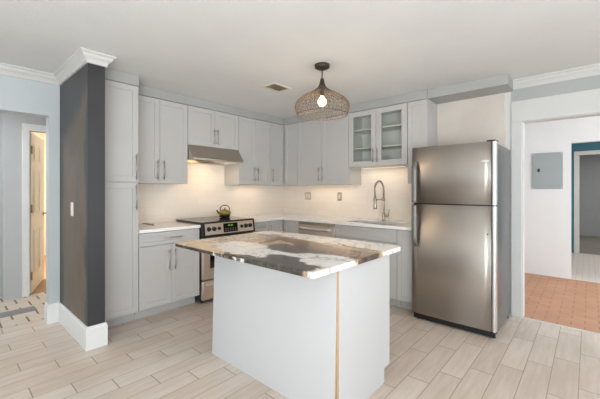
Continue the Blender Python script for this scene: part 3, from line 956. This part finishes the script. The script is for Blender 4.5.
for kx, kr in ((0.075, 0.027), (0.145, 0.027), (0.215, 0.020), (0.545, 0.020), (0.612, 0.027), (0.682, 0.027)):
    zz = 0.856; yy = -0.022 + (zz - 0.775) / 0.155 * 0.024 - 0.003
    nk = Vector((0, -0.988, 0.153))
    c0 = Vector((kx, yy, zz))
    kn = MB().tube([c0, c0 + nk * 0.006, c0 + nk * 0.007, c0 + nk * 0.024, c0 + nk * 0.027], [kr, kr, kr * 0.80, kr * 0.74, kr * 0.6], 22)
    kn.box(kx - 0.003, kx + 0.003, yy - 0.031, yy - 0.02, zz - kr * 0.6, zz + kr * 0.7, 0.001)
    ko = kn.done('knob', M['knob_black'], cp)
od = MB().box(0.006, RWd - 0.006, 0.0, 0.043, 0.275, 0.755, 0.005).done('oven_door', M['range_steel'], rg)
MB().box(0.10, RWd - 0.10, -0.003, 0.0, 0.40, 0.66, 0.001).done('oven_window', M['black_glass'], od)
MB().cyl((0.06, -0.045, 0.715), (RWd - 0.06, -0.045, 0.715), 0.013, 14).cyl((0.09, -0.045, 0.715), (0.09, 0, 0.715), 0.009, 10).cyl((RWd - 0.09, -0.045, 0.715), (RWd - 0.09, 0, 0.715), 0.009, 10).done('handle', M['steel_bright'], od)
dw = MB().box(0.006, RWd - 0.006, 0.0, 0.043, 0.045, 0.262, 0.005).done('storage_drawer', M['range_steel'], rg)
MB().prism([(-0.016, 0.212), (0.0, 0.232), (0.0, 0.207), (-0.012, 0.207)], 0.05, RWd - 0.05, 'x').done('drawer_lip', M['steel_bright'], dw)
for lx in (0.04, RWd - 0.04):
    for ly in (0.07, 0.56):
        MB().cyl((lx, ly, 0.0), (lx, ly, 0.032), 0.016, 12).done('foot', M['black'], rg)

hd = thing('range_hood', 'slanted stainless range hood with a lit lamp above the range', 'range hood', (2.022, 3.50, 1.675))
HW = 0.755
# hollow canopy: slanted front, two ends, top, back
hp = MB()
yb = YN - 3.50 - 0.003
hp.prism([(0.0, 0.0), (0.0, 0.022), (0.115, 0.180), (0.130, 0.180), (0.012, 0.014), (0.012, 0.0)], 0.0, HW, 'x')
for a, b_ in ((0.0, 0.012), (HW - 0.012, HW)):
    hp.prism([(0.012, 0.0), (0.012, 0.014), (0.130, 0.180), (yb, 0.180), (yb, 0.0)], a, b_, 'x')
hp.box(0.012, HW - 0.012, 0.13, yb, 0.168, 0.180).box(0.012, HW - 0.012, yb - 0.012, yb, 0.0, 0.168)
hp.done('canopy', M['steel_x'], hd)
MB().box(0.02, HW - 0.02, 0.16, yb - 0.02, 0.045, 0.055).done('filter', M['nickel'], hd)
MB().lathe([(0.045, 0.040), (0.045, 0.0445), (0.05, 0.0448)], (HW / 2 - 0.02, 0.20, 0), 20).done('lamp_lens', M['hood_lens'], hd)
MB().box(HW * 0.54, HW * 0.66, 0.0045, 0.008, 0.010, 0.017).done('badge', M['steel_bright'], hd)
l = bpy.data.lights.new('hood_lamp', 'AREA'); l.shape = 'DISK'; l.size = 0.22; l.energy = 2.7; l.color = (1.0, 0.72, 0.42)
lo = bpy.data.objects.new('hood_lamp', l); lo.location = (2.022 + HW / 2 - 0.02, 3.63, 1.675 + 0.036); COL.objects.link(lo)

# kettle on the cooktop
kt = thing('kettle', 'small olive gold cast iron kettle on the black cooktop', 'kettle', (2.60, 3.68, 0.9412))
MB().lathe([(0.052, 0.0), (0.070, 0.006), (0.076, 0.02), (0.066, 0.028), (0.004, 0.028)], (0, 0, 0), 28).done('trivet', M['kettle_iron'], kt)
MB().lathe([(0.055, 0.029), (0.074, 0.034), (0.082, 0.052), (0.080, 0.070), (0.066, 0.086), (0.046, 0.094), (0.036, 0.096), (0.004, 0.096)], (0, 0, 0), 32).done('body', M['kettle_gold'], kt)
lid = MB().lathe([(0.040, 0.0965), (0.038, 0.101), (0.022, 0.106), (0.008, 0.107), (0.007, 0.112), (0.011, 0.117), (0.008, 0.123), (0.002, 0.125)], (0, 0, 0), 24).done('lid', M['kettle_gold'], kt)
sx, sy = -0.75, 0.66   # spout points towards the left of the view
sp = MB().tube([(0.066 * sx, 0.066 * sy, 0.050), (0.086 * sx, 0.086 * sy, 0.060), (0.096 * sx, 0.096 * sy, 0.080), (0.110 * sx, 0.110 * sy, 0.096)], [0.017, 0.013, 0.009, 0.008], 12)
sp.done('spout', M['kettle_iron'], kt)
hpts = []
for i in range(21):
    a = PI * (-0.06 + 1.12 * i / 20.0)
    hpts.append((0.062 * math.cos(a) * sx * -1, 0.062 * math.cos(a) * sy * -1, 0.112 + 0.050 * math.sin(a)))
hpts = [(0.054 * -sx, 0.054 * -sy, 0.086)] + hpts + [(0.054 * sx, 0.054 * sy, 0.086)]
MB().tube(hpts, 0.0055, 8).done('handle', M['kettle_iron'], kt)

st = MB().box(1.615, 1.64, 3.66, 3.92, ZQ1, ZQ1 + 0.007, 0.001)  # plain thin brown bar laid along the depth of the worktop
tag(st.done('brown_strip', M['strip_brown']), 'thin brown strip lying on the short white worktop beside the pantry', 'strip')

# ---------------------------------------------------------------- refrigerator
fr = thing('refrigerator', 'stainless top freezer refrigerator at the end of the sink counter', 'refrigerator', (3.233, 1.355, 0), RW)
FW, FD = 0.752, 0.722
MB().box(0.006, FW - 0.006, 0.075, FD, 0.03, 1.725, 0.006).done('body', M['fridge_side'], fr)
MB().box(0.012, FW - 0.012, 0.022, 0.074, 0.012, 0.060, 0.004).box(0.03, FW - 0.03, 0.016, 0.022, 0.03, 0.05).done('kick_grille', M['black'], fr)
def fridge_door(z0, z1, name):
    d = MB()
    # gently bowed stainless face
    n = 12
    poly = [(0.0, 0.070)]
    for i in range(n + 1):
        t_ = i / n
        x = 0.004 + t_ * (FW - 0.040)
        poly.append((x, 0.008 - 0.008 * math.sin(PI * min(1, t_ * 1.0)) ** 0.5 if 0 < t_ < 1 else 0.010))
    poly.append((FW - 0.034, 0.070))
    d.prism(poly, z0, z1, 'z')
    for f in d.bm.faces:
        f.smooth = abs(f.normal.z) < 0.5 and f.normal.y < -0.9
    o = d.done(name, M['fridge_steel'], fr)
    e = MB().prism(rounded_rect(FW - 0.0335, FW, 0.004, 0.070, 0.012, 4), z0, z1, 'z')
    e.done('edge_trim', M['steel_bright'], o)
    return o
d1 = fridge_door(1.178, 1.738, 'freezer_door')
d2 = fridge_door(0.066, 1.166, 'door')
MB().box(0.01, FW - 0.01, 0.03, 0.074, 1.1665, 1.1775).done('gasket', M['black'], fr)
def fridge_handle(parent, za, zb):
    # flat bar that curves back to the door at its outer end
    xc = 0.042
    near, far = (za, zb) if za < zb else (za, zb)
    pts = []
    N = 18
    for i in range(N + 1):
        t_ = i / N
        z = near + (far - near) * t_
        out = 0.050 if t_ < 0.78 else 0.050 - 0.046 * ((t_ - 0.78) / 0.22) ** 2.0
        pts.append((z, -out))
    mb = MB()
    rows = []
    for z, y in pts:
        hw = 0.026
        rows.append([mb.bm.verts.new(p_) for p_ in ((xc - hw, y + 0.012, z), (xc - hw * 0.7, y, z), (xc + hw * 0.7, y, z), (xc + hw, y + 0.012, z), (xc + hw * 0.7, y + 0.020, z), (xc - hw * 0.7, y + 0.020, z))])
    for A, B in zip(rows, rows[1:]):
        for i in range(6):
            j = (i + 1) % 6
            f = mb.bm.faces.new((A[i], A[j], B[j], B[i])); f.smooth = True
    mb.bm.faces.new(rows[0]); mb.bm.faces.new(rows[-1])
    s_ = 1 if far > near else -1
    za_ = sorted((near, near + s_ * 0.03))
    mb.box(xc - 0.016, xc + 0.016, -0.034, 0.006, za_[0], za_[1], 0.002)
    mb.done('handle', M['handle_grey'], parent)
fridge_handle(d1, 1.185, 1.600)
fridge_handle(d2, 1.160, 0.745)
MB().box(FW - 0.118, FW - 0.052, -0.0005, 0.004, 1.560, 1.574, 0.001).done('badge', M['steel_bright'], d1)
MB().box(FW - 0.075, FW - 0.002, 0.01, 0.11, 1.7385, 1.752, 0.004).done('hinge_cap', M['black'], fr)
MB().lathe([(0.006, 0.0), (0.006, -0.004), (0.002, -0.005)], (FW - 0.065, 0.006, 0.92), 12, 'y').done('lock', M['black'], d2)
for lx in (0.05, FW - 0.03):
    for ly in (0.06, FD - 0.06):
        MB().cyl((lx, ly, 0.0), (lx, ly, 0.032), 0.018, 12).done('foot', M['black'], fr)

# ---------------------------------------------------------------- island
il = thing('island_cabinet', 'white island cabinet under the granite slab', 'kitchen island', (0, 0, 0))
IX0, IX1, IY0, IY1 = 1.498, 2.105, 1.04, 2.255
ZI = 0.873
MB().box(IX0 + 0.02, IX1 - 0.022, IY0 + 0.02, IY1 - 0.02, 0.1, ZI).box(IX0 + 0.02, IX1 - 0.078, IY0 + 0.02, IY1 - 0.02, 0.0, 0.1).done('body', M['island_white'], il)
ep = MB().prism([(IX0 - 0.0025, 0.0), (IX1 - 0.075, 0.0), (IX1 - 0.075, 0.1), (IX1, 0.1), (IX1, ZI), (IX0 - 0.0025, ZI)], IY0, IY0 + 0.016, 'y').done('end_panel', M['island_white'], il)
MB().box(IX0 - 0.0035, IX0 - 0.0025, IY0 + 0.001, IY0 + 0.016, 0.0, ZI).done('panel_core', M['raw_edge'], ep)['label'] = 'raw tan board edge'
MB().prism([(IX0 + 0.018, 0.0), (IX1 - 0.075, 0.0), (IX1 - 0.075, 0.1), (IX1, 0.1), (IX1, ZI), (IX0 + 0.018, ZI)], IY1 - 0.018, IY1 - 0.002, 'y').done('end_panel', M['island_white'], il)
KO = 0.028   # the back panel's foot stands out from the carcass
bp = MB().prism([(IX0 - KO, 0.001), (IX0, ZI), (IX0 + 0.002, ZI), (IX0 + 0.002 - KO, 0.001)], IY0 + 0.017, IY1, 'y').done('back_panel', M['island_white'], il)
re = MB().prism([(IX0 + 0.0025 - KO, 0.001), (IX0 + 0.0025, ZI), (IX0 + 0.016, ZI), (IX0 + 0.016 - KO, 0.001)], IY0 + 0.0175, IY1 - 0.0005, 'y').done('panel_core', M['raw_edge'], bp)
re['label'] = 'raw tan board edge'
n_d = 3
for i in range(n_d):
    a = IY0 + 0.018 + i * (IY1 - IY0 - 0.036) / n_d; b_ = a + (IY1 - IY0 - 0.036) / n_d
    o = shaker(MB(), a + 0.002, b_ - 0.002, 0.105, ZI - 0.004, 0.0).done('door', M['island_white'], il)
    o.location = (IX1, 0, 0); o.rotation_euler = (0, 0, PI / 2)
    pull(o, b_ - 0.035 if i % 2 == 0 else a + 0.035, 0.68, 0.2)
out = rounded_rect(1.228, 2.245, 1.005, 2.385, 0.045, 6, (0, 1, 1, 0))
sl = MB().prism(out, ZI + 0.001, ZI + 0.033, 'z', 0.004)
tag(sl.done('island_worktop', M['granite']), 'polished granite island slab of tan, white, charcoal and bronze drifts', 'worktop')

# ---------------------------------------------------------------- pendant lamp
PX, PY = 2.32, 1.80
pd = thing('pendant_lamp', 'bell shaped woven wire pendant lamp hanging over the island', 'pendant lamp', (PX, PY, 0))
MB().lathe([(0.004, 2.396), (0.040, 2.400), (0.066, 2.414), (0.068, 2.4395), (0.004, 2.4395)], (0, 0, 0), 28).done('canopy', M['bronze'], pd)
MB().cyl((0, 0, 2.28), (0, 0, 2.398), 0.006, 12).done('rod', M['bronze'], pd)
prof = [(0.016, 2.315), (0.020, 2.290), (0.027, 2.262), (0.040, 2.236), (0.064, 2.214), (0.102, 2.192), (0.148, 2.168), (0.192, 2.140), (0.226, 2.110), (0.242, 2.082), (0.246, 2.056), (0.240, 2.022), (0.226, 1.990)]
def prof_at(t_):
    t_ = max(0, min(0.99999, t_)) * (len(prof) - 1)
    i = int(t_); f_ = t_ - i
    a, b_ = prof[i], prof[i + 1]
    return a[0] + (b_[0] - a[0]) * f_, a[1] + (b_[1] - a[1]) * f_
MB().lathe([(0.004, 2.318)] + [(r_, z_) for r_, z_ in prof[:4]] + [(0.034, 2.232), (0.012, 2.29), (0.004, 2.292)], (0, 0, 0), 24).done('neck_cap', M['bronze'], pd)
sh = MB()
NW = 60
t0 = 3 / 12.0
for s_ in (-1, 1):
    for k_ in range(NW):
        pts = []
        for i in range(23):
            t_ = t0 + (1 - t0) * i / 22.0
            r_, z_ = prof_at(t_)
            a = 2 * PI * k_ / NW + s_ * 0.42 * (t_ - t0) / (1 - t0) + 0.03 * math.sin(k_ * 2.3 + i * 0.9)
            pts.append((r_ * math.cos(a), r_ * math.sin(a), z_))
        sh.tube(pts, 0.0013, 4, cap=False)
for t_, rr in ((0.34, 0.0012), (0.44, 0.0012), (0.53, 0.0012), (0.62, 0.0012), (0.70, 0.0014), (0.78, 0.0016), (0.86, 0.0014), (0.93, 0.0014)):
    r_, z_ = prof_at(t_)
    sh.tube([(r_ * math.cos(2 * PI * i / 48), r_ * math.sin(2 * PI * i / 48), z_ + 0.004 * math.sin(i * 1.7)) for i in range(48)], rr, 5, closed=True)
sh.done('lamp_shade', M['wire'], pd, rec=False)
rm = MB()
rm.tube([(0.226 * math.cos(2 * PI * i / 56), 0.226 * math.sin(2 * PI * i / 56), 1.988) for i in range(56)], 0.0035, 6, closed=True)
rm.done('rim', M['wire'], pd)
MB().cyl((0, 0, 2.16), (0, 0, 2.295), 0.018, 16).done('socket', M['bronze'], pd)
MB().lathe([(0.013, 2.160), (0.015, 2.148), (0.026, 2.138), (0.036, 2.118), (0.037, 2.100), (0.030, 2.082), (0.015, 2.071), (0.002, 2.068)], (0, 0, 0), 24).done('bulb', M['bulb'], pd)
MB().cyl((0.03, -0.03, 2.19), (0.03, -0.03, 1.972), 0.0012, 6).lathe([(0.001, 1.974), (0.004, 1.970), (0.004, 1.956), (0.001, 1.952)], (0.03, -0.03, 0), 10).done('pull_chain', M['bronze'], pd)
l = bpy.data.lights.new('pendant_bulb', 'POINT'); l.energy = 7.0; l.color = (1.0, 0.75, 0.52); l.shadow_soft_size = 0.035
lo = bpy.data.objects.new('pendant_bulb', l); lo.location = (PX, PY, 2.04); COL.objects.link(lo)

# under-cabinet lamps on the sink wall and range wall
def under_light(x, y, z, sx_, sy_, power, label):
    t_ = thing('under_cabinet_light', label, 'lamp', (x, y, z))
    MB().box(-sx_ / 2, sx_ / 2, -sy_ / 2, sy_ / 2, -0.012, -0.0005, 0.002).done('housing', M['vent'], t_)
    MB().box(-sx_ / 2 + 0.004, sx_ / 2 - 0.004, -sy_ / 2 + 0.004, sy_ / 2 - 0.004, -0.0145, -0.0122).done('diffuser', M['led'], t_)
    a = area('led_glow', (x, y, z - 0.018), (0, 0, -1), sx_, sy_, power, (1.0, 0.80, 0.58))
under_light(3.86, 1.99, 1.612, 0.05, 0.6, 0.8, 'slim lit lamp under the glass door cabinet')
under_light(3.86, 2.86, 1.383, 0.05, 0.8, 0.75, 'slim lit lamp under the wide cabinet behind the pendant')
under_light(3.2, 3.82, 1.383, 0.5, 0.05, 0.5, 'slim lit lamp under the cabinets right of the range hood')

# ---------------------------------------------------------------- wall fittings
def outlet(y, z, wdt, slots, label):
    t_ = thing('wall_outlet', label, 'outlet', (XE, y, z), RW)
    MB().box(-wdt / 2, wdt / 2, -0.008, 0.0, -0.062, 0.062, 0.002).done('cover_plate', M['nickel'], t_)
    for dx in slots:
        so = MB().box(dx - 0.018, dx + 0.018, -0.0105, -0.008, -0.034, 0.034, 0.001).done('socket', M['plate'], t_)
        for dz in (-0.017, 0.017):
            MB().box(dx - 0.007, dx - 0.0045, -0.0112, -0.0105, dz - 0.005, dz + 0.005).box(dx + 0.0045, dx + 0.007, -0.0112, -0.0105, dz - 0.005, dz + 0.005).done('slot', M['black'], so)
outlet(3.385, 1.212, 0.118, (-0.024, 0.024), 'double outlet plate on the cream wall nearest the corner')
outlet(2.770, 1.212, 0.072, (0.0,), 'single outlet plate on the cream wall nearer the faucet')

sw = thing('light_switch', 'cream light switch on the side of the charcoal end wall', 'light switch', (0.825, 3.51, 1.136))
MB().box(-0.006, 0, -0.036, 0.036, -0.062, 0.062, 0.002).done('cover_plate', M['plate'], sw)
MB().box(-0.013, -0.006, -0.006, 0.006, -0.012, 0.014, 0.002).done('toggle', M['plate'], sw)

bk = thing('breaker_panel', 'grey electrical breaker panel on the white partition wall', 'breaker panel', (6.2, 0.48, 1.60))
MB().box(-0.012, 0, -0.190, 0.190, -0.275, 0.275, 0.002).done('cover', M['panel_grey'], bk)
bd = MB().box(-0.018, -0.0122, -0.145, 0.165, -0.235, 0.235, 0.002).done('door', M['panel_grey'], bk)
MB().box(-0.024, -0.018, 0.085, 0.115, -0.015, 0.035, 0.002).done('latch', M['black'], bd)
for sy_ in (-0.175, 0.175):
    for sz_ in (-0.26, 0.26):
        MB().lathe([(0.008, -0.012), (0.008, -0.015), (0.003, -0.016)], (0, sy_, sz_), 12, 'x').done('screw', M['steel_bright'], bk)

# ceiling register
vt = thing('ceiling_vent', 'small louvered air vent in the ceiling', 'vent', (2.49, 2.565, ZC))
fm = MB()
vx, vy = 0.135, 0.105
fm.box(-vx, vx, -vy, -vy + 0.03, -0.010, -0.0005, 0.003).box(-vx, vx, vy - 0.03, vy, -0.010, -0.0005, 0.003)
fm.box(-vx, -vx + 0.03, -vy + 0.03, vy - 0.03, -0.010, -0.0005, 0.003).box(vx - 0.03, vx, -vy + 0.03, vy - 0.03, -0.010, -0.0005, 0.003)
fm.done('frame', M['vent'], vt)
MB().box(-vx + 0.03, vx - 0.03, -vy + 0.03, vy - 0.03, -0.002, -0.0006).done('duct', M['duct'], vt)
lm = MB()
for i in range(7):
    x = -vx + 0.045 + i * 0.030
    lm.prism([(x, -0.010), (x + 0.012, -0.003), (x + 0.014, -0.003), (x + 0.002, -0.010)], -vy + 0.03, vy - 0.03, 'y')
lm.done('louvers', M['duct'], vt)
